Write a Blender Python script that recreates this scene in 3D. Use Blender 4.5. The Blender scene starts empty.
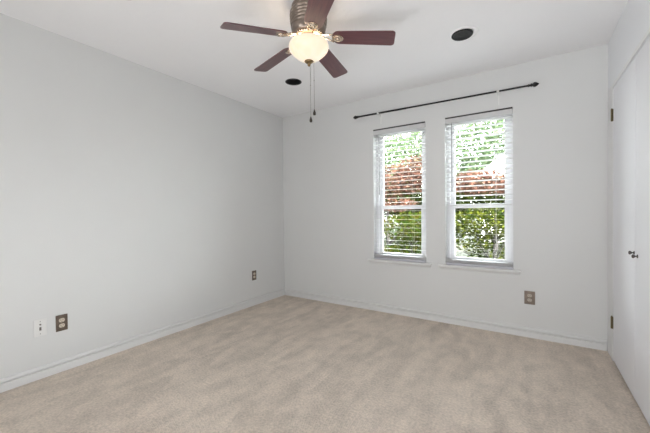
import bpy, bmesh, math, random
from mathutils import Vector, Matrix

random.seed(7)
S = bpy.context.scene
COL = S.collection
R = math.radians

# ------------------------------------------------------------------ camera
CX, CY, CZ = 2.8583, -3.3273, 1.1314
YAW, PIT, ROL, FPX = 0.5796423, -0.0128694, -0.0112653, 314.986
cam_d = bpy.data.cameras.new('camera')
cam = bpy.data.objects.new('camera', cam_d)
COL.objects.link(cam)
F = Vector((-math.sin(YAW)*math.cos(PIT), math.cos(YAW)*math.cos(PIT), math.sin(PIT)))
R0 = Vector((math.cos(YAW), math.sin(YAW), 0))
U0 = R0.cross(F)
RR = math.cos(ROL)*R0 + math.sin(ROL)*U0
UU = -math.sin(ROL)*R0 + math.cos(ROL)*U0
cam.matrix_world = Matrix(((RR.x, UU.x, -F.x, CX), (RR.y, UU.y, -F.y, CY), (RR.z, UU.z, -F.z, CZ), (0, 0, 0, 1)))
cam_d.sensor_width = 36.0
cam_d.lens = FPX/650*36.0
cam_d.clip_start = 0.02
cam_d.clip_end = 300
S.camera = cam

# ------------------------------------------------------------------ world, sun, room light, exposure
SKY_STRENGTH = 6.0
SUN_STRENGTH = 22.0
FILL_W = 32.5
SIDE_W = 3.2
BOWL_EMIT = 0.82
BULB_W = 1.6
w = bpy.data.worlds.new('sky'); S.world = w; w.use_nodes = True
nt = w.node_tree; nt.nodes.clear()
wo = nt.nodes.new('ShaderNodeOutputWorld'); bg = nt.nodes.new('ShaderNodeBackground')
sk = nt.nodes.new('ShaderNodeTexSky'); sk.sky_type = 'NISHITA'; sk.sun_disc = False
sk.sun_elevation = R(48); sk.sun_rotation = R(150); sk.dust_density = 3.0; sk.air_density = 1.0
hs = nt.nodes.new('ShaderNodeHueSaturation'); hs.inputs['Saturation'].default_value = 0.15
nt.links.new(sk.outputs[0], hs.inputs['Color']); nt.links.new(hs.outputs[0], bg.inputs[0])
bg.inputs[1].default_value = SKY_STRENGTH
nt.links.new(bg.outputs[0], wo.inputs[0])

sd = bpy.data.lights.new('sun', 'SUN'); so = bpy.data.objects.new('sun', sd); COL.objects.link(so)
sd.energy = SUN_STRENGTH; sd.angle = R(0.6); sd.color = (1.0, 0.95, 0.86)
so.rotation_euler = Vector((-0.80, 0.22, -0.75)).to_track_quat('-Z', 'Y').to_euler()
so.location = (3, -5, 8)

def area(name, loc, target, sx, sy, power, col, spread=180):
    l = bpy.data.lights.new(name, 'AREA'); o = bpy.data.objects.new(name, l); COL.objects.link(o)
    l.shape = 'RECTANGLE'; l.size = sx; l.size_y = sy; l.energy = power; l.color = col; l.spread = R(spread)
    o.location = loc
    o.rotation_euler = (Vector(target) - Vector(loc)).to_track_quat('-Z', 'Y').to_euler()
    return o
# added soft fill lights behind the camera, no real source there
area('rear_fill', (2.0, -3.75, .17), (2.5, -.8, 2.44), 2.2, .5, FILL_W, (.985, .985, 1.0))
area('rear_ceiling_fill', (2.9, -3.6, 1.5), (2.6, -2.6, 2.44), .5, .5, 7.5, (.985, .985, 1.0))  # second added fill, aimed up at the ceiling
# added narrow fill from the rear left, brightening the closet side
area('rear_side_fill', (.98, -4.0, 1.5), (3.37, -.3, 2.25), .5, 1.0, SIDE_W, (.98, .985, 1.0), 75)

S.view_settings.view_transform = 'Standard'
S.view_settings.look = 'None'
S.view_settings.exposure = 0.0
S.view_settings.gamma = 1.0
S.view_settings.use_curve_mapping = False

# ------------------------------------------------------------------ materials
def srgb(r, g, b):
    f = lambda c: (c/255/12.92) if c/255 <= 0.04045 else ((c/255+0.055)/1.055)**2.4
    return (f(r), f(g), f(b), 1)

def mat(name, col, rough=0.5, metal=0.0, bump=None, var=None, spec=None, stretch=None):
    """principled; bump=(scale,strength,dist); var=(scale, colour2, low, high)"""
    m = bpy.data.materials.new(name); m.use_nodes = True
    n = m.node_tree; b = n.nodes['Principled BSDF']
    b.inputs['Base Color'].default_value = col
    b.inputs['Roughness'].default_value = rough
    b.inputs['Metallic'].default_value = metal
    if spec is not None: b.inputs['Specular IOR Level'].default_value = spec
    tc = n.nodes.new('ShaderNodeTexCoord'); mp = n.nodes.new('ShaderNodeMapping')
    n.links.new(tc.outputs['Object'], mp.inputs['Vector'])
    if stretch: mp.inputs['Scale'].default_value = stretch
    if var:
        t = n.nodes.new('ShaderNodeTexNoise'); t.inputs['Scale'].default_value = var[0]; t.inputs['Detail'].default_value = 5
        cr = n.nodes.new('ShaderNodeValToRGB')
        cr.color_ramp.elements[0].position = var[2]; cr.color_ramp.elements[1].position = var[3]
        cr.color_ramp.elements[0].color = col; cr.color_ramp.elements[1].color = var[1]
        n.links.new(mp.outputs[0], t.inputs['Vector']); n.links.new(t.outputs['Fac'], cr.inputs[0])
        n.links.new(cr.outputs[0], b.inputs['Base Color'])
    if bump:
        t = n.nodes.new('ShaderNodeTexNoise'); t.inputs['Scale'].default_value = bump[0]; t.inputs['Detail'].default_value = 4
        bp = n.nodes.new('ShaderNodeBump'); bp.inputs['Strength'].default_value = bump[1]; bp.inputs['Distance'].default_value = bump[2]
        n.links.new(mp.outputs[0], t.inputs['Vector']); n.links.new(t.outputs['Fac'], bp.inputs['Height'])
        n.links.new(bp.outputs[0], b.inputs['Normal'])
    return m

M = {}
M['wall'] = mat('wall_paint', srgb(221, 222, 221), 0.75, bump=(160, 0.25, 0.002), var=(1.3, srgb(218, 219, 218), 0.3, 0.7))
M['wall_lit'] = mat('lit_wall_paint', srgb(231, 232, 234), 0.55, bump=(160, 0.2, 0.002))  # same wall paint lightened: the right wall's stronger light put into its colour
M['ceil'] = mat('ceiling_paint', srgb(243, 243, 244), 0.85, bump=(22, 0.5, 0.004), var=(1.0, srgb(240, 240, 241), 0.3, 0.7))
M['trim'] = mat('trim_paint', srgb(226, 226, 225), 0.4, bump=(60, 0.05, 0.001))
M['door'] = mat('door_paint', srgb(232, 232, 235), 0.45, bump=(90, 0.08, 0.001), var=(2.0, srgb(229, 229, 232), 0.35, 0.7))
M['vinyl'] = mat('vinyl_frame', srgb(236, 236, 238), 0.35, bump=(50, 0.03, 0.001))
M['slat'] = mat('blind_slat', srgb(236, 236, 236), 0.45, bump=(40, 0.04, 0.001))
M['valance'] = mat('blind_valance', srgb(208, 208, 208), 0.5, bump=(60, 0.05, 0.001))
M['rail'] = mat('blind_rail', srgb(196, 195, 202), 0.45, bump=(60, 0.05, 0.001))
M['headdark'] = mat('headrail_metal', srgb(66, 64, 62), 0.5, 0.3, bump=(80, 0.05, 0.001))
M['black'] = mat('black_iron', srgb(28, 26, 27), 0.42, 0.3, bump=(120, 0.1, 0.001))
M['can'] = mat('black_baffle', srgb(14, 14, 15), 0.6, bump=(200, 0.15, 0.001))
M['white_metal'] = mat('white_enamel', srgb(230, 230, 228), 0.4, bump=(90, 0.04, 0.001))
M['plate'] = mat('antique_metal_plate', srgb(124, 112, 102), 0.38, 0.65, bump=(200, 0.12, 0.001), var=(30, srgb(104, 94, 86), 0.4, 0.7))
M['ivory'] = mat('ivory_plastic', srgb(214, 203, 186), 0.4, bump=(90, 0.03, 0.001))
M['taupe'] = mat('taupe_plastic', srgb(176, 168, 156), 0.4, bump=(90, 0.03, 0.001))
M['whitepl'] = mat('white_plastic', srgb(226, 226, 224), 0.4, bump=(90, 0.03, 0.001))
M['dark'] = mat('dark_hole', srgb(30, 28, 27), 0.7, bump=(90, 0.03, 0.001))
M['greypl'] = mat('grey_jack', srgb(112, 108, 104), 0.5, bump=(90, 0.03, 0.001))
M['brass'] = mat('aged_brass', srgb(120, 108, 80), 0.35, 0.8, bump=(120, 0.1, 0.001))
M['chrome'] = mat('pewter_knob', srgb(105, 100, 98), 0.22, 0.95, bump=(60, 0.03, 0.001))
M['bronze'] = mat('brushed_pewter', srgb(132, 120, 110), 0.3, 0.85, bump=(200, 0.06, 0.0005))
M['nickel'] = mat('satin_nickel', srgb(206, 192, 176), 0.22, 0.9, bump=(60, 0.08, 0.001))
M['finial'] = mat('antique_brass_finial', srgb(134, 112, 80), 0.3, 0.8, bump=(90, 0.06, 0.001))
M['fob'] = mat('dark_fob', srgb(52, 42, 38), 0.4, 0.4, bump=(90, 0.06, 0.001))
M['chain'] = mat('bead_chain', srgb(150, 145, 140), 0.3, 0.8, bump=(400, 0.3, 0.001))
M['concrete'] = mat('pale_siding', srgb(238, 236, 230), 0.8, bump=(30, 0.1, 0.003))
M['roof'] = mat('grey_shingle', srgb(188, 184, 180), 0.9, bump=(30, 0.5, 0.01), var=(20, srgb(150, 146, 142), 0.4, 0.7))
M['bark'] = mat('bark', srgb(26, 21, 18), 0.9, bump=(30, 0.8, 0.01), var=(14, srgb(15, 12, 10), 0.4, 0.7), stretch=(1, 1, .3))
M['grass'] = mat('lawn', srgb(24, 30, 14), 0.95, bump=(40, 0.8, 0.02), var=(.8, srgb(46, 44, 34), 0.54, 0.64))

def blade_mat():
    m = mat('rosewood_blade', srgb(104, 66, 68), 0.30, bump=(30, 0.05, 0.001))
    n = m.node_tree; b = n.nodes['Principled BSDF']; b.inputs['Coat Weight'].default_value = 0.35; b.inputs['Coat Roughness'].default_value = 0.28
    tc = n.nodes.new('ShaderNodeTexCoord'); mp = n.nodes.new('ShaderNodeMapping'); mp.inputs['Scale'].default_value = (2.0, 40, 4)
    t = n.nodes.new('ShaderNodeTexNoise'); t.inputs['Scale'].default_value = 3; t.inputs['Detail'].default_value = 6
    cr = n.nodes.new('ShaderNodeValToRGB'); cr.color_ramp.elements[0].color = srgb(104, 64, 66); cr.color_ramp.elements[1].color = srgb(76, 42, 52)
    cr.color_ramp.elements[0].position = 0.35; cr.color_ramp.elements[1].position = 0.7
    n.links.new(tc.outputs['Object'], mp.inputs[0]); n.links.new(mp.outputs[0], t.inputs['Vector'])
    n.links.new(t.outputs['Fac'], cr.inputs[0]); n.links.new(cr.outputs[0], b.inputs['Base Color'])
    return m
M['blade'] = blade_mat()

def bowl_mat():
    m = bpy.data.materials.new('alabaster_glass'); m.use_nodes = True
    n = m.node_tree; b = n.nodes['Principled BSDF']
    b.inputs['Roughness'].default_value = 0.3
    tc = n.nodes.new('ShaderNodeTexCoord')
    t = n.nodes.new('ShaderNodeTexNoise'); t.inputs['Scale'].default_value = 7; t.inputs['Detail'].default_value = 3; t.inputs['Distortion'].default_value = 1.2
    cr = n.nodes.new('ShaderNodeValToRGB')
    cr.color_ramp.elements[0].color = (1.0, 0.90, 0.74, 1); cr.color_ramp.elements[1].color = (1.0, 0.80, 0.56, 1)
    cr.color_ramp.elements[0].position = .35; cr.color_ramp.elements[1].position = .7
    n.links.new(tc.outputs['Object'], t.inputs['Vector']); n.links.new(t.outputs['Fac'], cr.inputs[0])
    b.inputs['Base Color'].default_value = srgb(150, 135, 112)
    n.links.new(cr.outputs[0], b.inputs['Emission Color'])
    b.inputs['Emission Strength'].default_value = BOWL_EMIT
    return m
M['bowl'] = bowl_mat()

def glass_mat():
    m = bpy.data.materials.new('window_glass'); m.use_nodes = True
    n = m.node_tree; n.nodes.clear()
    o = n.nodes.new('ShaderNodeOutputMaterial'); mx = n.nodes.new('ShaderNodeMixShader')
    tr = n.nodes.new('ShaderNodeBsdfTransparent'); gl = n.nodes.new('ShaderNodeBsdfGlossy'); gl.inputs['Roughness'].default_value = 0.02
    fr = n.nodes.new('ShaderNodeFresnel'); fr.inputs[0].default_value = 1.18
    tr.inputs[0].default_value = (0.96, 0.98, 0.97, 1)
    n.links.new(fr.outputs[0], mx.inputs[0]); n.links.new(tr.outputs[0], mx.inputs[1]); n.links.new(gl.outputs[0], mx.inputs[2])
    n.links.new(mx.outputs[0], o.inputs[0])
    return m
M['glass'] = glass_mat()

LEAF_K = 0.36
def leaf_mat(name, c1, c2, trans, k=1.0):
    m = bpy.data.materials.new(name); m.use_nodes = True
    n = m.node_tree; n.nodes.clear()
    o = n.nodes.new('ShaderNodeOutputMaterial'); mx = n.nodes.new('ShaderNodeMixShader'); mx.inputs[0].default_value = trans
    d = n.nodes.new('ShaderNodeBsdfDiffuse'); t = n.nodes.new('ShaderNodeBsdfTranslucent')
    tc = n.nodes.new('ShaderNodeTexCoord'); ns = n.nodes.new('ShaderNodeTexNoise'); ns.inputs['Scale'].default_value = 7.0; ns.inputs['Detail'].default_value = 5
    cr = n.nodes.new('ShaderNodeValToRGB'); cr.color_ramp.elements[0].color = c1; cr.color_ramp.elements[1].color = c2
    for e in cr.color_ramp.elements: e.color = tuple(q*LEAF_K*k for q in e.color[:3]) + (1,)
    cr.color_ramp.elements[0].position = .4; cr.color_ramp.elements[1].position = .62
    n.links.new(tc.outputs['Object'], ns.inputs['Vector']); n.links.new(ns.outputs['Fac'], cr.inputs[0])
    n.links.new(cr.outputs[0], d.inputs[0]); n.links.new(cr.outputs[0], t.inputs[0])
    n.links.new(d.outputs[0], mx.inputs[1]); n.links.new(t.outputs[0], mx.inputs[2]); n.links.new(mx.outputs[0], o.inputs[0])
    return m
M['leaf_red'] = leaf_mat('red_maple_leaf', srgb(58, 40, 34), srgb(150, 110, 94), .3, 1.1)
M['leaf_green'] = leaf_mat('green_shrub_leaf', srgb(38, 56, 20), srgb(112, 118, 44), .3, .8)
M['leaf_olive'] = leaf_mat('olive_leaf', srgb(92, 84, 30), srgb(60, 96, 30), 0.35, 0.9)
M['leaf_dark'] = leaf_mat('dark_hedge_leaf', srgb(30, 44, 18), srgb(70, 80, 28), 0.25, 0.8)
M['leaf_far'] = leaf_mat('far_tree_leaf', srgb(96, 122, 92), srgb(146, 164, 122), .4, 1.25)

def carpet_mat():
    m = bpy.data.materials.new('beige_carpet'); m.use_nodes = True
    n = m.node_tree; b = n.nodes['Principled BSDF']; L = n.links
    b.inputs['Roughness'].default_value = 0.95; b.inputs['Specular IOR Level'].default_value = 0.15
    tc = n.nodes.new('ShaderNodeTexCoord')
    def noise(scale, rot, sc, detail=4, dist=0.0):
        mp = n.nodes.new('ShaderNodeMapping'); mp.inputs['Rotation'].default_value = (0, 0, rot); mp.inputs['Scale'].default_value = sc
        t = n.nodes.new('ShaderNodeTexNoise'); t.inputs['Scale'].default_value = scale; t.inputs['Detail'].default_value = detail; t.inputs['Distortion'].default_value = dist
        L.new(tc.outputs['Object'], mp.inputs[0]); L.new(mp.outputs[0], t.inputs['Vector']); return t.outputs['Fac']
    def ramp(src, p0, p1, v0=0.0, v1=1.0):
        r = n.nodes.new('ShaderNodeMapRange'); r.inputs[1].default_value = p0; r.inputs[2].default_value = p1
        r.inputs[3].default_value = v0; r.inputs[4].default_value = v1; L.new(src, r.inputs[0]); return r.outputs[0]
    def mth(op, a, c):
        q = n.nodes.new('ShaderNodeMath'); q.operation = op
        for i, v in enumerate((a, c)):
            if isinstance(v, (int, float)): q.inputs[i].default_value = v
            else: L.new(v, q.inputs[i])
        return q.outputs[0]
    broad = ramp(noise(1.1, 0, (1, 1, 1), 3, .6), .35, .65, -1, 1)
    # vacuum strokes: long streaks in two directions, each in its own patches
    s1 = ramp(noise(1.7, R(6), (5, 1.3, 1), 6, .8), .4, .6, -1, 1)
    s2 = ramp(noise(1.6, R(-32), (5, 1.3, 1), 6, .8), .4, .6, -1, 1)
    pick = ramp(noise(.9, 1.0, (1, 1, 1), 1), .44, .56)
    inv = mth('SUBTRACT', 1.0, pick)
    stro = mth('ADD', mth('MULTIPLY', s1, pick), mth('MULTIPLY', s2, inv))
    mott = ramp(noise(9, 0, (1, 1, 1), 4), .35, .65, -1, 1)
    fine = ramp(noise(75, 0, (1, 1, 1), 3), .34, .66, -1, 1)
    # loop rows
    def rows(rot, scale):
        mp = n.nodes.new('ShaderNodeMapping'); mp.inputs['Rotation'].default_value = (0, 0, rot)
        wv = n.nodes.new('ShaderNodeTexWave'); wv.inputs['Scale'].default_value = scale; wv.inputs['Distortion'].default_value = 1.0
        wv.inputs['Detail'].default_value = 2; wv.inputs['Detail Scale'].default_value = 3
        L.new(tc.outputs['Object'], mp.inputs[0]); L.new(mp.outputs[0], wv.inputs['Vector']); return ramp(wv.outputs['Fac'], 0, 1, -1, 1)
    rw = mth('MULTIPLY', rows(0, 24), rows(R(90), 24))
    v = mth('MULTIPLY', broad, 0.05)
    for s, k in ((stro, .075), (mott, .06), (fine, .12), (rw, .02)):
        v = mth('ADD', v, mth('MULTIPLY', s, k))
    v = mth('ADD', v, 1.0)
    mixc = n.nodes.new('ShaderNodeVectorMath'); mixc.operation = 'SCALE'
    rgb = n.nodes.new('ShaderNodeRGB'); rgb.outputs[0].default_value = srgb(218, 205, 191)
    L.new(rgb.outputs[0], mixc.inputs[0]); L.new(v, mixc.inputs['Scale'])
    L.new(mixc.outputs[0], b.inputs['Base Color'])
    bp = n.nodes.new('ShaderNodeBump'); bp.inputs['Strength'].default_value = 0.5; bp.inputs['Distance'].default_value = 0.006
    hh = mth('ADD', mth('MULTIPLY', fine, .5), mth('MULTIPLY', rw, .4))
    L.new(hh, bp.inputs['Height']); L.new(bp.outputs[0], b.inputs['Normal'])
    return m
M['carpet'] = carpet_mat()

# ------------------------------------------------------------------ mesh helpers
def box(bm, x0, x1, y0, y1, z0, z1):
    vs = [bm.verts.new(p) for p in ((x0,y0,z0),(x1,y0,z0),(x1,y1,z0),(x0,y1,z0),(x0,y0,z1),(x1,y0,z1),(x1,y1,z1),(x0,y1,z1))]
    for f in ((0,3,2,1),(4,5,6,7),(0,1,5,4),(1,2,6,5),(2,3,7,6),(3,0,4,7)): bm.faces.new([vs[i] for i in f])
def lathe(bm, prof, seg=40, mtx=None, smooth=True):
    rings = []
    for r, z in prof:
        if r < 1e-6:
            rings.append([bm.verts.new((0, 0, z))])
        else:
            rings.append([bm.verts.new((r*math.cos(2*math.pi*i/seg), r*math.sin(2*math.pi*i/seg), z)) for i in range(seg)])
    for a, b in zip(rings, rings[1:]):
        for i in range(seg):
            j = (i+1) % seg
            if len(a) == 1 and len(b) == 1: continue
            if len(a) == 1: f = bm.faces.new((a[0], b[j], b[i]))
            elif len(b) == 1: f = bm.faces.new((a[i], a[j], b[0]))
            else: f = bm.faces.new((a[i], a[j], b[j], b[i]))
            f.smooth = smooth
    if mtx is not None:
        bmesh.ops.transform(bm, matrix=mtx, verts=[v for rg in rings for v in rg])
def tube(bm, pts, r, seg=8):
    pts = [Vector(p) for p in pts]; rings = []
    for i, p in enumerate(pts):
        d = (pts[min(i+1, len(pts)-1)] - pts[max(i-1, 0)]).normalized()
        a = d.orthogonal().normalized(); 
        if i and rings:
            a = (rings[-1][1] - d*rings[-1][1].dot(d)).normalized()
        b = d.cross(a)
        rr = r[i] if isinstance(r, (list, tuple)) else r
        rings.append(([bm.verts.new(p + rr*(math.cos(2*math.pi*k/seg)*a + math.sin(2*math.pi*k/seg)*b)) for k in range(seg)], a))
    for (A, _), (B, _) in zip(rings, rings[1:]):
        for k in range(seg):
            f = bm.faces.new((A[k], A[(k+1) % seg], B[(k+1) % seg], B[k])); f.smooth = True
    bm.faces.new(rings[0][0][::-1]); bm.faces.new(rings[-1][0])
def prism(bm, poly, d0, d1, axis='z'):
    """poly of 2D points extruded between d0 and d1 along axis. x: (y,z); y: (x,z); z: (x,y)"""
    def P(a, b, d): return {'x': (d, a, b), 'y': (a, d, b), 'z': (a, b, d)}[axis]
    A = [bm.verts.new(P(a, b, d0)) for a, b in poly]; B = [bm.verts.new(P(a, b, d1)) for a, b in poly]
    n = len(poly)
    for i in range(n): bm.faces.new((A[i], A[(i+1) % n], B[(i+1) % n], B[i]))
    bm.faces.new(A[::-1]); bm.faces.new(B)
def obj(name, bm, m, parent=None, bevel=0.0, loc=None):
    bmesh.ops.recalc_face_normals(bm, faces=bm.faces)
    me = bpy.data.meshes.new(name); bm.to_mesh(me); bm.free()
    o = bpy.data.objects.new(name, me); COL.objects.link(o)
    me.materials.append(m)
    if parent: o.parent = parent
    if loc: o.location = loc
    if bevel:
        b = o.modifiers.new('bevel', 'BEVEL'); b.width = bevel; b.segments = 2; b.limit_method = 'ANGLE'
    return o
def new(): return bmesh.new()
def struct(name, bm, m, parent=None, bevel=0.0):
    o = obj(name, bm, m, parent, bevel)
    if not parent: o['kind'] = 'structure'
    return o
def thing(name, label, cat, loc=(0, 0, 0), rz=0.0, group=None):
    o = bpy.data.objects.new(name, None); COL.objects.link(o); o.empty_display_size = .1
    o.location = loc; o.rotation_euler = (0, 0, rz); o['label'] = label; o['category'] = cat
    if group: o['group'] = group
    return o
def dup(root, loc, rz, label):
    r = root.copy(); COL.objects.link(r); r.location = loc; r.rotation_euler = (0, 0, rz); r['label'] = label
    for ch in list(root.children):
        c = ch.copy(); COL.objects.link(c); c.parent = r
        for g in ch.children:
            d = g.copy(); COL.objects.link(d); d.parent = c
    return r

# ------------------------------------------------------------------ room shell
W, H, D = 3.37, 2.44, -4.25
T = 0.16
bm = new(); box(bm, -T, W+.9, D-T, T, -.12, 0); struct('floor', bm, M['carpet'])
bm = new(); box(bm, -T, W+.9, D-T, T, H, H+.15)
ceil = struct('ceiling', bm, M['ceil'])
bm = new(); box(bm, -T, 0, D-T, T, 0, H); struct('wall_left', bm, M['wall'])
bm = new(); box(bm, 0, W, D-T, D, 0, H); struct('wall_rear', bm, M['wall'])

WIN = [(1.349, 1.939), (2.132, 2.722)]
WZ0, WZ1 = 0.592, 2.067
def wall_with_holes(name, a0, a1, holes, z1, fixed, thick, axis, m):
    """grid wall so that bump and shading run through: rectangles around the holes"""
    bm = new()
    def bx(u0, u1, w0, w1):
        if u1-u0 < 1e-5 or w1-w0 < 1e-5: return
        if axis == 'y': box(bm, u0, u1, fixed, fixed+thick, w0, w1)
        else: box(bm, fixed, fixed+thick, u0, u1, w0, w1)
    cur = a0
    for (h0, h1, hz0, hz1) in holes:
        bx(cur, h0, 0, z1); bx(h0, h1, 0, hz0); bx(h0, h1, hz1, z1); cur = h1
    bx(cur, a1, 0, z1)
    return struct(name, bm, m)
wall_with_holes('wall_back', 0, W+.74, [(a, b, WZ0, WZ1) for a, b in WIN], H, 0, T, 'y', M['wall'])
DY0, DY1, DZ = -1.390, -0.205, 2.028
wall_with_holes('wall_right', D, 0, [(DY0, DY1, 0, DZ)], H, W, .12, 'x', M['wall_lit'])
# shallow closet behind the doors
bm = new(); box(bm, W+.70, W+.74, -1.7, 0, 0, H); box(bm, W+.12, W+.70, -1.74, -1.70, 0, H)
struct('wall_closet', bm, M['wall'])

# baseboards: one stepped moulding profile
PROF = [(0, 0), (.015, 0), (.015, .040), (.0125, .043), (.0125, .055), (.001, .0555), (.001, .0650), (.017, .0650), (.0165, .073), (.009, .082), (0, .084)]
bm = new(); prism(bm, [(p[0], p[1]) for p in PROF], D+.016, -.0003, 'y'); struct('baseboard_left', bm, M['trim'])
bm = new(); prism(bm, [(-p[0], p[1]) for p in PROF], .0155, W-.009, 'x'); struct('baseboard_back', bm, M['trim'])
bm = new(); prism(bm, [(W-p[0], p[1]) for p in PROF], D+.016, DY0-.056, 'y'); struct('baseboard_right', bm, M['trim'])
bm = new(); prism(bm, [(D+p[0], p[1]) for p in PROF], 0, W, 'x'); struct('baseboard_rear', bm, M['trim'])

# closet door casing
bm = new()
TH = .006
box(bm, W-TH, W, DY1, -.02, 0, DZ+.004)
box(bm, W-TH, W, DY0-.055, DY0, 0, DZ+.004)
box(bm, W-.005, W, DY0-.055, -.02, DZ+.004, DZ+.030)
# jamb lining
box(bm, W-.001, W+.12, DY1, DY1+.001, 0, DZ)
struct('trim_1', bm, M['trim'], bevel=.002)

SEAM = -.795
def closet_door(name, y0, y1, x, knob_y, knob_z, hinge_y):
    bm = new(); box(bm, x, x+.034, y0, y1, .012, DZ-.012)
    d = obj(name, bm, M['door']); d['kind'] = 'structure'
    # knob: rose, neck and faceted ball, pointing into the room (-x)
    bm = new()
    lathe(bm, [(0, 0), (.011, 0), (.011, .002), (.005, .004), (.004, .010), (.008, .013), (.0115, .018), (.0115, .021), (.008, .025), (0, .026)], 20,
          Matrix.Translation((x, knob_y, knob_z)) @ Matrix.Rotation(R(-90), 4, 'Y'))
    k = obj('knob', bm, M['chrome'], d); k['label'] = 'small dark pewter knob'
    for hz in (1.825, .287):
        bm = new()
        for s in range(5):
            a = hz-.044+s*.0178
            lathe(bm, [(0, a), (.0062, a), (.0062, a+.0168), (0, a+.0168)], 12, Matrix.Translation((x-.0075, hinge_y, 0)))
        lathe(bm, [(0, hz+.045), (.004, hz+.045), (.005, hz+.049), (0, hz+.052)], 12, Matrix.Translation((x-.0075, hinge_y, 0)))
        box(bm, x-.0022, x-.0002, hinge_y-.012, hinge_y+.001, hz-.044, hz+.044)
        h = obj('hinge', bm, M['brass'], d); h['label'] = 'aged brass hinge'
    return d
closet_door('door_1', SEAM+.0004, DY1-.008, W-.004, SEAM+.014, .873, DY1-.001)
closet_door('door_2', DY0+.0035, SEAM-.0004, W-.0030, SEAM-.052, .860, DY0+.001)

# ------------------------------------------------------------------ windows
GY = .095
def window(name, x0, x1):
    bm = new()
    f = .030
    ya, yb = .075, .150
    z0, z1 = WZ0+.004, WZ1
    box(bm, x0, x0+f, ya, yb, z0, z1); box(bm, x1-f, x1, ya, yb, z0, z1)
    box(bm, x0+f, x1-f, ya, yb, z1-f, z1); box(bm, x0+f, x1-f, ya, yb, z0, z0+.028)
    fr = struct(name, bm, M['vinyl'], bevel=.002)
    s = .043
    zm = 1.176
    def sash(nm, za, zb, y0, y1, rb, rt):
        b2 = new()
        box(b2, x0+f, x0+f+s, y0, y1, za, zb); box(b2, x1-f-s, x1-f, y0, y1, za, zb)
        box(b2, x0+f+s, x1-f-s, y0, y1, za, za+rb); box(b2, x0+f+s, x1-f-s, y0, y1, zb-rt, zb)
        o = obj(nm, b2, M['vinyl'], fr, bevel=.002)
        b3 = new(); ym = (y0+y1)/2
        box(b3, x0+f+s-.004, x1-f-s+.004, ym-.002, ym+.002, za+rb-.004, zb-rt+.004)
        obj('pane', b3, M['glass'], o)
        return o
    sash('upper_sash', zm-.018, z1-f, .116, .144, .036, .034)
    lo = sash('lower_sash', z0+.028, zm+.024, .084, .112, .040, .042)
    bm = new(); xm = (x0+x1)/2
    box(bm, xm-.022, xm+.022, .078, .0842, zm+.006, zm+.018); box(bm, xm-.004, xm+.016, .070, .080, zm+.009, zm+.015)
    obj('sash_lock', bm, M['white_metal'], lo, bevel=.001)
    # stool: nosed board with cove under it
    bm = new()
    prism(bm, [(.0745, WZ0), (.0745, WZ0-.020), (.001, WZ0-.020), (.001, WZ0), ], x0+.001, x1-.001, 'x')
    prism(bm, [(-.0005, WZ0), (-.036, WZ0), (-.042, WZ0-.004), (-.043, WZ0-.010), (-.041, WZ0-.017), (-.036, WZ0-.021), (-.0005, WZ0-.021)], x0-.066, x1+.060, 'x')
    prism(bm, [(-.0005, WZ0-.021), (-.028, WZ0-.021), (-.026, WZ0-.027), (-.018, WZ0-.036), (-.012, WZ0-.040), (-.0005, WZ0-.041)], x0-.052, x1+.046, 'x')
    obj('window_sill', bm, M['trim'], fr)
    return fr
window('window_1', *WIN[0]); window('window_2', *WIN[1])

def blind(x0, x1, tilt, label, wand_x):
    t = thing('window_blind', label, 'blind', ((x0+x1)/2, .025, WZ0), 0, 'white slatted blinds in the two windows')
    L_ = (x1-x0)/2-.004
    top = WZ1-WZ0
    bm = new(); box(bm, -L_, L_, -.022, .030, top-.046, top-.001)
    box(bm, -L_, L_, -.0315, -.022, top-.015, top-.001)
    o = obj('headrail', bm, M['headdark'], t, bevel=.001); o['label'] = 'dark headrail edge above the valance'
    bm = new()
    prism(bm, [(-.0225, top-.0155), (-.030, top-.0155), (-.0305, top-.060), (-.028, top-.066), (-.0245, top-.066), (-.0245, top-.050), (-.0225, top-.048)], -L_-.001, L_+.001, 'x')
    obj('valance', bm, M['valance'], t)
    # slats (crowned)
    bm = new()
    def slat(zc, tl, yc=0.0, crown=.0012, th=.0009):
        pts = []
        n = 4
        for i in range(n+1):
            y = -.0245 + .049*i/n; q = crown*(1-(y/.0245)**2)
            pts.append((y, q))
        up = [(y, q+th) for y, q in pts]; dn = [(y, q-th) for y, q in pts]
        poly = up + dn[::-1]
        c, s_ = math.cos(tl), math.sin(tl)
        prism(bm, [(yc + a*c - b*s_, zc + a*s_ + b*c) for a, b in poly], -L_+.001, L_-.001, 'x')
    zt = top-.082; zb = .078; n = 29
    for i in range(n):
        z = zb + (zt-zb)*i/(n-1)
        flat = tilt(1.9) < R(-6) and z+WZ0 < 1.17
        slat(z, tilt(z+WZ0), .001, .0002 if flat else (.0018 if z > .6 else .0008), .0005 if flat else (.0012 if tilt(1.9) < R(-6) else .0008))
    for i in range(6): slat(.026+i*.0052, 0, .001)
    obj('slats', bm, M['slat'], t)
    bm = new(); box(bm, -L_+.001, L_-.001, -.026, .026, .0012, .0215)
    obj('bottom_rail', bm, M['rail'], t, bevel=.003)
    for sx in (-1, 1):
        bm = new()
        cx = sx*(L_-.135)
        for yy in (-.0262, .0275):
            tube(bm, [(cx, yy, .022), (cx, yy, top-.05)], .0007, 5)
        obj('ladder_cord', bm, M['whitepl'], t)
    bm = new(); wx = wand_x-(x0+x1)/2
    tube(bm, [(wx, -.034, top-.060), (wx, -.036, top-.10), (wx, -.036, .76), (wx, -.036, .735)], [.0018, .003, .0034, .0046], 6)
    tube(bm, [(wx, -.018, top-.052), (wx, -.034, top-.060)], .0015, 6)
    o = obj('tilt_wand', bm, M['greypl'], t); o['label'] = 'thin grey tilt wand'
    return t
blind(WIN[0][0], WIN[0][1], lambda z: R(-1.9) - .05*(z < 1.1), 'white slatted blind in the left window nearer the room corner', 1.425)
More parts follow.
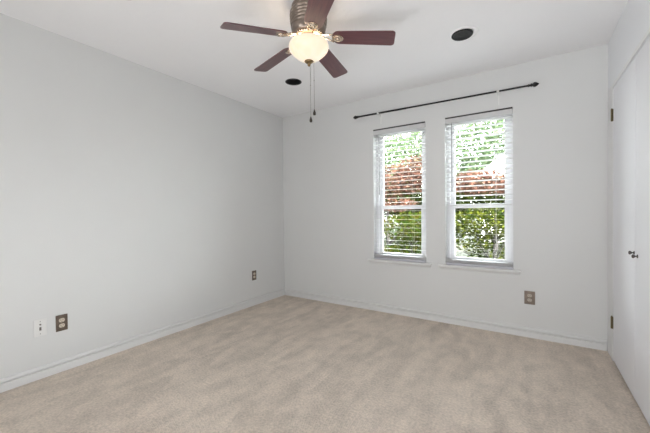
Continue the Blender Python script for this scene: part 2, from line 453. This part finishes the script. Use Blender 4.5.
blind(WIN[1][0], WIN[1][1], lambda z: -math.atan((1.131-z)/3.35)-.004 if z < 1.17 else R(-8), 'white slatted blind in the right window nearer the closet doors', 2.200)

# ------------------------------------------------------------------ curtain rod
rt = thing('curtain_rod', 'long black curtain rod with bud finials mounted above both windows', 'curtain rod', (1.16, -.075, 2.224))
def rod_pt(s): return Vector((s, 0, -.0115*s))
bm = new(); tube(bm, [rod_pt(.035), rod_pt(.60)], .0095, 12); tube(bm, [rod_pt(.60), rod_pt(1.69)], .0080, 12)
obj('rod', bm, M['black'], rt)
def finial(s, d):
    bm = new()
    m = Matrix.Translation(rod_pt(s)) @ Matrix.Rotation(R(90)*d, 4, 'Y')
    lathe(bm, [(0, -.012), (.012, -.012), (.012, -.004), (.008, 0), (.008, .004), (.015, .010), (.0155, .014), (.010, .018),
               (.017, .026), (.0205, .034), (.0195, .043), (.014, .053), (.007, .061), (.004, .066), (0, .068)], 16, m)
    obj('finial', bm, M['black'], rt)
finial(.042, -1); finial(1.690, 1)
for s in (.286, 1.450):
    p = rod_pt(s); bm = new()
    # wall strip, arm and open cup round the rod
    box(bm, s-.005, s+.005, .0725, .0745, p.z-.100, p.z+.020)
    tube(bm, [(s, .073, p.z-.012), (s, .03, p.z-.016), (s, 0, p.z-.014)], .004, 8)
    ring = [(.0125*math.cos(a), .0125*math.sin(a)) for a in [R(x) for x in range(-210, 31, 20)]]
    outer = [(.0150*math.cos(a), .0150*math.sin(a)) for a in [R(x) for x in range(-210, 31, 20)]]
    prism(bm, [(a, p.z+b) for a, b in outer] + [(a, p.z+b) for a, b in ring[::-1]], s-.010, s+.010, 'x')
    o = obj('bracket', bm, M['white_metal'], rt); o['label'] = 'white wall bracket cradling the black rod'

# ------------------------------------------------------------------ recessed ceiling lights
def cut_hole(x, y, r):
    bm = new(); lathe(bm, [(0, -.02), (r, -.02), (r, .10), (0, .10)], 32, Matrix.Translation((x, y, H)))
    bmesh.ops.recalc_face_normals(bm, faces=bm.faces)
    me = bpy.data.meshes.new('cutter'); bm.to_mesh(me); bm.free()
    c = bpy.data.objects.new('cutter', me); COL.objects.link(c)
    md = ceil.modifiers.new('hole', 'BOOLEAN'); md.object = c; md.operation = 'DIFFERENCE'; md.solver = 'EXACT'
    dg = bpy.context.evaluated_depsgraph_get()
    nm = bpy.data.meshes.new_from_object(ceil.evaluated_get(dg))
    ceil.modifiers.clear(); ceil.data = nm
    bpy.data.objects.remove(c)
def downlight(x, y, label, tilt=False):
    cut_hole(x, y, .080 if tilt else .078)
    t = thing('recessed_light', label, 'ceiling light', (x, y, H), 0, 'recessed lights in the ceiling')
    bm = new(); lathe(bm, [(.0740, .020), (.0740, -.001), (.077, -.003), (.082, -.0015), (.082, -.0002), (.0765, -.0002), (.0765, .020), (.0740, .020)] if not tilt else
                      [(.056, .004), (.056, -.001), (.076, -.0055), (.097, -.0022), (.097, -.0002), (.0785, -.0002), (.0785, .004), (.056, .004)], 48)
    o = obj('trim_ring', bm, M['ring_white'] if tilt else M['ring'], t)
    bm = new()
    prof = [(.0735 if not tilt else .055, .002)]
    r0 = prof[0][0]
    for i in range(7):
        z = .006+i*.011; r = r0-.0035*i
        prof += [(r, z), (r-.0035, z+.002)]
    prof += [(.030, .086), (0, .086)]
    OFF = Matrix.Translation((-.012, -.004, 0)) if tilt else None
    lathe(bm, prof, 48, OFF, smooth=False)
    o = obj('baffle', bm, M['can'], t); o['label'] = 'black stepped baffle'
    bm = new()
    lathe(bm, [(0, .030), (.022, .031), (.040, .036), (.047, .046), (.030, .070), (.014, .086)], 32, OFF)
    o = obj('lamp', bm, M['can'], t)
    if tilt:
        # swivel collar hanging a little below the ring
        bm = new(); lathe(bm, [(.0695, .000), (.0735, -.007), (.0735, -.012), (.070, -.016), (.060, -.013), (.054, -.0075), (.030, -.0068), (.026, -.0085), (0, -.0085)], 40, Matrix.Translation((-.012, -.004, 0)) )
        obj('collar', bm, M['can'], t)
    return t
M['ring_white'] = mat('bright_white_enamel', srgb(251, 251, 251), 0.3, bump=(90, 0.02, 0.0005))
M['ring'] = mat('grey_ring', srgb(60, 60, 60), 0.5, bump=(90, 0.04, 0.001))
downlight(.872, -.842, 'black recessed ceiling light nearest the far left corner, beyond the fan')
downlight(2.447, -.800, 'black recessed ceiling light with white ring, right of the fan', True)
downlight(.860, -2.420, 'black recessed ceiling light cut off at the top edge of the photo')

# ------------------------------------------------------------------ wall plates
def plate_thing(name, label, cat, loc, rz, pm, kind, group=None, wdt=.070, hgt=.117, sm='ivory'):
    """local frame: plate faces -y, centre at origin"""
    t = thing(name, label, cat, loc, rz, group)
    bm = new(); a, b = wdt/2, hgt/2
    prism(bm, [(-a, -b), (a, -b), (a, b), (-a, b)], -.0005, -.005, 'y')
    obj('plate', bm, pm, t, bevel=.0025)
    if kind == 'duplex':
        for s in (-1, 1):
            bm = new(); zc = s*.0195
            poly = []
            for k in range(24):
                an = 2*math.pi*k/24; x = .0172*math.cos(an); z = .0172*math.sin(an)
                poly.append((x, zc + max(-.0135, min(.0135, z))))
            prism(bm, poly, -.004, -.0068, 'y')
            so_ = obj('socket', bm, M[sm], t)
            bm = new()
            for x, hw, hh in ((-.0064, .0011, .0045), (.0064, .0011, .0038)):
                box(bm, x-hw, x+hw, -.0072, -.0066, zc+.003-hh, zc+.003+hh)
            lathe(bm, [(0, .0066), (.0024, .0066), (.0024, .0072), (0, .0072)], 10, Matrix.Translation((0, 0, zc-.0085)) @ Matrix.Rotation(R(90), 4, 'X'))
            obj('slot', bm, M['dark'], so_)
        bm = new(); lathe(bm, [(0, .0045), (.003, .0045), (.0026, .006), (0, .0062)], 12, Matrix.Rotation(R(90), 4, 'X'))
        obj('screw', bm, M['nickel'], t)
    else:
        for z, r in ((.022, .0042), (-.006, .0075)):
            bm = new()
            if r > .005:
                box(bm, -.0055, .0055, -.0068, -.0045, z-.013, z+.010)
                nm = 'phone_jack'
            else:
                lathe(bm, [(0, .0045), (.0052, .0045), (.0052, .0085), (.0035, .0085), (.0035, .012), (0, .012)], 14, Matrix.Translation((0, 0, z)) @ Matrix.Rotation(R(90), 4, 'X')); nm = 'cable_jack'
            o = obj(nm, bm, M['greypl'], t)
        for z in (.042, -.042):
            bm = new(); lathe(bm, [(0, .0045), (.003, .0045), (.0026, .006), (0, .0062)], 12, Matrix.Translation((0, 0, z)) @ Matrix.Rotation(R(90), 4, 'X'))
            obj('screw', bm, M['greypl'], t)
    return t
Lr = R(90)   # faces +x on the left wall
plate_thing('jack_plate', 'white wall plate with cable and phone jacks on the left wall', 'wall plate', (0, -2.593, .353), Lr, M['whitepl'], 'jack')
o1 = plate_thing('power_outlet', 'brown metal double outlet beside the white jack plate', 'outlet', (0, -2.473, .352), Lr, M['plate'], 'duplex', 'brown metal outlets low on the walls')
dup(o1, (0, -.572, .367), Lr, 'small brown metal outlet on the left wall near the far corner')
o3 = plate_thing('power_outlet', 'brown metal outlet on the back wall below and right of the windows', 'outlet', (2.845, 0, .353), 0, M['plate'], 'duplex', 'brown metal outlets low on the walls', .080, .118, 'taupe')

# ------------------------------------------------------------------ ceiling fan
FX, FY = 1.680, -1.693
PHI = 6.73264
fan = thing('ceiling_fan', 'five blade flush ceiling fan with dark wood blades and lit alabaster bowl', 'ceiling fan', (FX, FY, H))
# local z=0 is the ceiling
bm = new()
hp = [(0, -.0005), (.100, -.0005), (.106, -.005), (.107, -.016), (.102, -.020), (.102, -.026), (.113, -.030)]
for i in range(5):
    z0_ = -.034-.015*i; ro = (.1165, .1185, .1185, .1170, .1140)[i]
    hp += [(ro-.001, z0_), (ro, z0_-.003), (ro-.001, z0_-.009), (ro-.0065, z0_-.011), (ro-.0065, z0_-.0135)]
hp += [(.110, -.112), (.106, -.128), (.100, -.140), (.094, -.147), (.060, -.150), (0, -.150)]
lathe(bm, hp, 56)
bmesh.ops.scale(bm, vec=(1, 1, 1.28), verts=bm.verts)
obj('motor_housing', bm, M['bronze'], fan)
bm = new()
lathe(bm, [(0, -.192), (.088, -.192), (.092, -.195), (.092, -.200), (.082, -.206), (.060, -.212), (0, -.212)], 48)
for i in range(36):
    a = 2*math.pi*i/36
    lathe(bm, [(0, -.005), (.0038, -.003), (.0045, 0), (.0038, .003), (0, .005)], 8, Matrix.Translation((.093*math.cos(a), .093*math.sin(a), -.195)))
o = obj('vent_ring', bm, M['nickel'], fan); o['label'] = 'bright beaded ring below the motor'
bm = new()
lathe(bm, [(0, -.212), (.046, -.212), (.048, -.220), (.066, -.223), (.070, -.230), (.066, -.236), (.046, -.240), (0, -.242)], 48)
for i in range(3):
    a = 2*math.pi*i/3 + .5
    tube(bm, [(.05*math.cos(a), .05*math.sin(a), -.228), (.095*math.cos(a), .095*math.sin(a), -.232), (.108*math.cos(a), .108*math.sin(a), -.236)], .004, 8)
obj('light_fitter', bm, M['nickel'], fan)
bm = new()
lathe(bm, [(.110, -.231), (.116, -.234), (.122, -.243), (.1255, -.256), (.1255, -.266), (.121, -.279), (.111, -.292), (.097, -.306), (.080, -.320), (.060, -.334), (.038, -.345), (.006, -.351),
           (.006, -.346), (.036, -.340), (.057, -.329), (.076, -.316), (.093, -.302), (.107, -.289), (.117, -.276), (.1215, -.265), (.1215, -.257), (.118, -.245), (.112, -.238), (.109, -.235), (.110, -.231)], 56)
obj('glass_bowl', bm, M['bowl'], fan)
# the bulbs inside the open-topped bowl
for i in range(2):
    a = math.pi*i + .4
    bl = bpy.data.lights.new('bulb_light', 'POINT'); bo = bpy.data.objects.new('bulb_light', bl); COL.objects.link(bo)
    bl.energy = BULB_W; bl.color = (1.0, .80, .60); bl.shadow_soft_size = .03
    bo.location = (FX + .072*math.cos(a), FY + .072*math.sin(a), H - .272)
bm = new()
lathe(bm, [(0, -.343), (.026, -.344), (.029, -.350), (.024, -.356), (.015, -.361), (.009, -.364), (.011, -.369), (.009, -.375), (.003, -.381), (0, -.382)], 24)
obj('finial', bm, M['finial'], fan)

BZ = -.196
def blade_mesh():
    bm = new()
    r0, r1, n = .150, .538, 20
    w0, w1 = .055, .062
    out = []
    ci, co = .056, .022
    # outline CCW, rounded root and rounded-corner tip
    for k in range(9):
        a = R(90 + 180*k/8); out.append((r0 + ci*.75 + ci*.75*math.cos(a), w0*math.sin(a)))
    for k in range(7):
        a = R(-90 + 90*k/6); out.append((r1-co+co*math.cos(a), -w1+co+co*math.sin(a)))
    for k in range(7):
        a = R(90*k/6); out.append((r1-co+co*math.cos(a), w1-co+co*math.sin(a)))
    prism(bm, out, -.003, .003, 'z')
    return bm
def iron_mesh():
    bm = new()
    # arm out of the flywheel to under the blade: tapered bar with a dip, then rounded pad with raised ring
    pts = [(.070, 0, .006), (.095, 0, .008), (.124, 0, .003), (.145, 0, -.002), (.160, 0, -.005)]
    for s in (-1, 1):
        tube(bm, [(x, s*(.010+.006*i), z) for i, (x, y, z) in enumerate(pts)], [.006, .006, .0055, .005, .0045], 8)
    pad = [( .186+.036*math.cos(2*math.pi*k/28), .030*math.sin(2*math.pi*k/28)) for k in range(28)]
    prism(bm, pad, -.0035, -.0075, 'z')
    lathe(bm, [(.0235, -.007), (.026, -.012), (.022, -.0145), (.017, -.011), (.016, -.007)], 24, Matrix.Translation((.186, 0, 0)))
    lathe(bm, [(.011, -.007), (.010, -.014), (.006, -.017), (0, -.0175)], 16, Matrix.Translation((.186, 0, 0)))
    box(bm, .150, .172, -.020, .020, -.0075, -.0035)
    for s in (-1, 1):
        lathe(bm, [(.0045, -.007), (.004, -.010), (0, -.011)], 10, Matrix.Translation((.163, s*.014, 0)))
    return bm
b0 = obj('blade', blade_mesh(), M['blade'], fan, bevel=.0012)
i0 = obj('blade_iron', iron_mesh(), M['nickel'], fan)
for k in range(5):
    b = b0 if k == 0 else b0.copy(); i_ = i0 if k == 0 else i0.copy()
    if k: COL.objects.link(b); COL.objects.link(i_)
    m = Matrix.Translation((0, 0, BZ)) @ Matrix.Rotation(math.atan(.037), 4, 'X') @ Matrix.Rotation(math.atan(.0102), 4, 'Y') @ Matrix.Rotation(PHI + k*R(72), 4, 'Z') @ Matrix.Rotation(.0996, 4, 'Y') @ Matrix.Rotation(R(-12), 4, 'X')
    b.parent = fan; i_.parent = fan
    b.matrix_basis = m; i_.matrix_basis = m
# pull chains with teardrop fobs
rv = Vector((math.cos(YAW), math.sin(YAW), 0))
for off, zend in ((.008, -.700), (.031, -.655)):
    p = rv*off
    bm = new()
    tube(bm, [(p.x, p.y, -.25 if off > .02 else -.366), (p.x, p.y, zend)], .0013, 6)
    lathe(bm, [(0, .004), (.003, .002), (.003, -.002), (0, -.004)], 8, Matrix.Translation((p.x, p.y, -.50 if off < .02 else -.47)))
    ch = obj('pull_chain', bm, M['chain'], fan)
    bm = new()
    lathe(bm, [(0, .004), (.003, .002), (.004, -.004), (.0075, -.014), (.0095, -.022), (.009, -.030), (.006, -.034), (0, -.035)], 14, Matrix.Translation((p.x, p.y, zend)))
    o = obj('fob', bm, M['fob'], ch); o['label'] = 'dark teardrop pull'

# ------------------------------------------------------------------ garden outside
bm = new(); box(bm, -40, 40, T+.01, 60, -.65, -.45); o = struct('ground', bm, M['grass'])

def leaves(bm, centre, rad, n, size, shell=.35, squash=1.0):
    c = Vector(centre)
    for _ in range(n):
        d = Vector((random.gauss(0, 1), random.gauss(0, 1), random.gauss(0, 1))).normalized()
        q = (random.random()**shell)
        p = c + Vector((d.x*rad[0], d.y*rad[1], d.z*rad[2]))*q
        a = Vector((random.gauss(0, 1), random.gauss(0, 1), random.gauss(0, .6))).normalized()
        b = a.cross(Vector((random.gauss(0, 1), random.gauss(0, 1), random.gauss(0, 1)))).normalized()
        s = size*random.uniform(.6, 1.35)
        m = a.cross(b)*s*.15
        v = [bm.verts.new(p - a*s), bm.verts.new(p + b*s*.5 + m), bm.verts.new(p + a*s), bm.verts.new(p - b*s*.5 + m)]
        bm.faces.new((v[0], v[1], v[2])); bm.faces.new((v[0], v[2], v[3]))
def tree(name, label, cat, loc, leafm, blobs, trunk, leafsize, group=None):
    t = thing(name, label, cat, loc, 0, group)
    bm = new()
    for c, rad, n in blobs: leaves(bm, c, rad, n, leafsize)
    me = bpy.data.meshes.new('foliage'); bm.to_mesh(me); bm.free(); me.materials.append(leafm)
    f = bpy.data.objects.new('foliage', me); COL.objects.link(f); f.parent = t
    bm = new()
    for pts, rs in trunk: tube(bm, pts, rs, 7)
    obj('trunk', bm, M['bark'], t)
    return t
G0 = -.45
def trunkset(h, r, spread, n=6, lean=(0, 0)):
    out = [([(0, 0, -.05), (lean[0]*.5, lean[1]*.5, h*.5), (lean[0], lean[1], h)], [r, r*.8, r*.55])]
    for i in range(n):
        a = 2*math.pi*i/n + random.uniform(-.3, .3); z = h*random.uniform(.35, .9)
        k = z/h
        out.append(([(lean[0]*k, lean[1]*k, z), (spread*.45*math.cos(a), spread*.45*math.sin(a), z+spread*.35), (spread*.9*math.cos(a), spread*.9*math.sin(a), z+spread*.6)], [r*.5, r*.32, r*.12]))
    return out
# two red maples; local z: world z + .45
tree('maple_tree', 'red leaved maple tree outside behind the left window', 'tree', (-.25, 4.4, G0), M['leaf_red'],
     [((0, 0, 2.35), (.9, .7, .44), 1900), ((.75, .1, 2.50), (.6, .5, .50), 1300), ((-.7, 0, 2.05), (.6, .5, .40), 500), ((.3, -.2, 1.75), (.6, .4, .18), 350)], trunkset(1.75, .055, .8), .046)
tree('maple_tree', 'red leaved maple tree outside behind the right window', 'tree', (2.12, 5.75, G0), M['leaf_red'],
     [((-.35, 0, 2.30), (.95, .7, .34), 1900), ((.5, 0, 2.12), (.5, .5, .22), 500)], trunkset(1.7, .05, .8), .046)
# slender tree whose forked trunk stands in the lower right pane
tree('young_tree', 'slender green tree with forked trunk close behind the right window', 'tree', (2.33, 2.7, G0), M['leaf_green'],
     [((-.1, 0, 1.38), (.70, .4, .28), 1700), ((-.35, .0, 1.05), (.40, .3, .18), 260), ((-.28, 0, .55), (.55, .3, .26), 900), ((.22, 0, .75), (.32, .25, .26), 280), ((-.62, .1, .28), (.34, .3, .30), 800), ((.05, .1, .26), (.38, .3, .26), 800)],
     [([(0, 0, -.05), (.0, 0, .6), (.02, 0, 1.55)], [.030, .026, .014]), ([(0, 0, .60), (-.20, 0, .98), (-.34, 0, 1.40)], [.018, .013, .008]),
      ([(0, 0, .7), (.16, 0, 1.05), (.30, .05, 1.4)], [.015, .011, .006]), ([(0, 0, .45), (-.25, .05, .72), (-.5, .1, .85)], [.014, .010, .006]),
      ([(.01, 0, 1.0), (-.1, .03, 1.25), (-.15, .0, 1.5)], [.012, .008, .005])], .033)
tree('garden_shrub', 'leafy green shrub growing outside below the left window', 'shrub', (.85, 2.9, G0), M['leaf_olive'],
     [((0, 0, 1.28), (.7, .4, .30), 1500), ((-.2, 0, .62), (.66, .4, .30), 1500), ((.3, 0, .95), (.35, .3, .2), 150)], trunkset(1.0, .022, .5, 7), .035)
# darker understory across the garden: low hedges and loose dark trees between them and the maples
for x, y, sx, lab in [(-3.2, 6.6, 1.1, 'low hedge shrub at the far left of the garden'), (-.45, 6.7, 1.05, 'low hedge shrub behind the left maple'),
                      (2.35, 7.1, 1.05, 'low hedge shrub behind the right maple')]:
    tree('hedge_shrub', lab, 'shrub', (x, y, G0), M['leaf_dark'], [((0, 0, .48), (1.2*sx, .55, .50), 2400)], trunkset(.4, .03, .5), .050, 'low hedge shrubs across the garden')
for x, y, lab in [(-4.0, 8.6, 'dark green bushy tree behind the low hedge, farthest left'), (-1.2, 8.4, 'dark green bushy tree behind the left maple'), (1.6, 8.5, 'dark green bushy tree behind the right maple'), (4.4, 8.9, 'dark green bushy tree behind the low hedge, farthest right')]:
    tree('bushy_tree', lab, 'tree', (x, y, G0), M['leaf_dark'], [((0, 0, 2.0), (1.38, .8, .72), 5200)], trunkset(1.5, .06, .9), .060, 'dark bushy trees across the garden')
for x, y, w_, lab in [(-9.6, 12.5, 1.9, 'tall dark shrub closing the garden, farthest left'), (-5.3, 12.0, 1.9, 'tall dark shrub closing the garden behind the left window'),
                      (-1.1, 12.2, 1.85, 'tall dark shrub closing the garden between the windows'), (3.1, 12.4, 1.9, 'tall dark shrub closing the garden behind the right window')]:
    tree('boundary_shrub', lab, 'shrub', (x, y, G0), M['leaf_dark'], [((0, 0, 1.15), (w_, .8, 1.15), 4200), ((.9, 0, 2.1), (.8, .6, .4), 600)], trunkset(1.0, .06, 1.0), .085, 'tall dark shrubs closing the garden')
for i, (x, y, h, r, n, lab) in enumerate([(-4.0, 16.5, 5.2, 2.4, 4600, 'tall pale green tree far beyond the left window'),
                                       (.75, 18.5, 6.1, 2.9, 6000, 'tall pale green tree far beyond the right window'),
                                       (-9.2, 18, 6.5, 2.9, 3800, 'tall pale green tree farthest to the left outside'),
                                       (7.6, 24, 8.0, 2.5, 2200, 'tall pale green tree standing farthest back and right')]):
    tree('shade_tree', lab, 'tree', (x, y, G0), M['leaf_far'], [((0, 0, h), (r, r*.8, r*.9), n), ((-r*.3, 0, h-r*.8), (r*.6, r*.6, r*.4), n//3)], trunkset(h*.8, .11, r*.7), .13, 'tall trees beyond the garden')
# pale neighbouring house, gable end towards the garden
hs_ = thing('neighbour_house', 'pale gabled house beyond the garden behind the right window', 'house', (4.2, 13.9, G0))
bm = new(); prism(bm, [(-3.4, 0), (3.4, 0), (3.4, 3.3), (0, 6.2), (-3.4, 3.3)], 0, 1.9, 'y'); obj('wall', bm, M['concrete'], hs_)
bm = new(); prism(bm, [(-3.75, 3.02), (0, 6.22), (3.75, 3.02), (3.75, 3.14), (0, 6.36), (-3.75, 3.14)], -.25, 2.05, 'y'); obj('roof', bm, M['roof'], hs_)
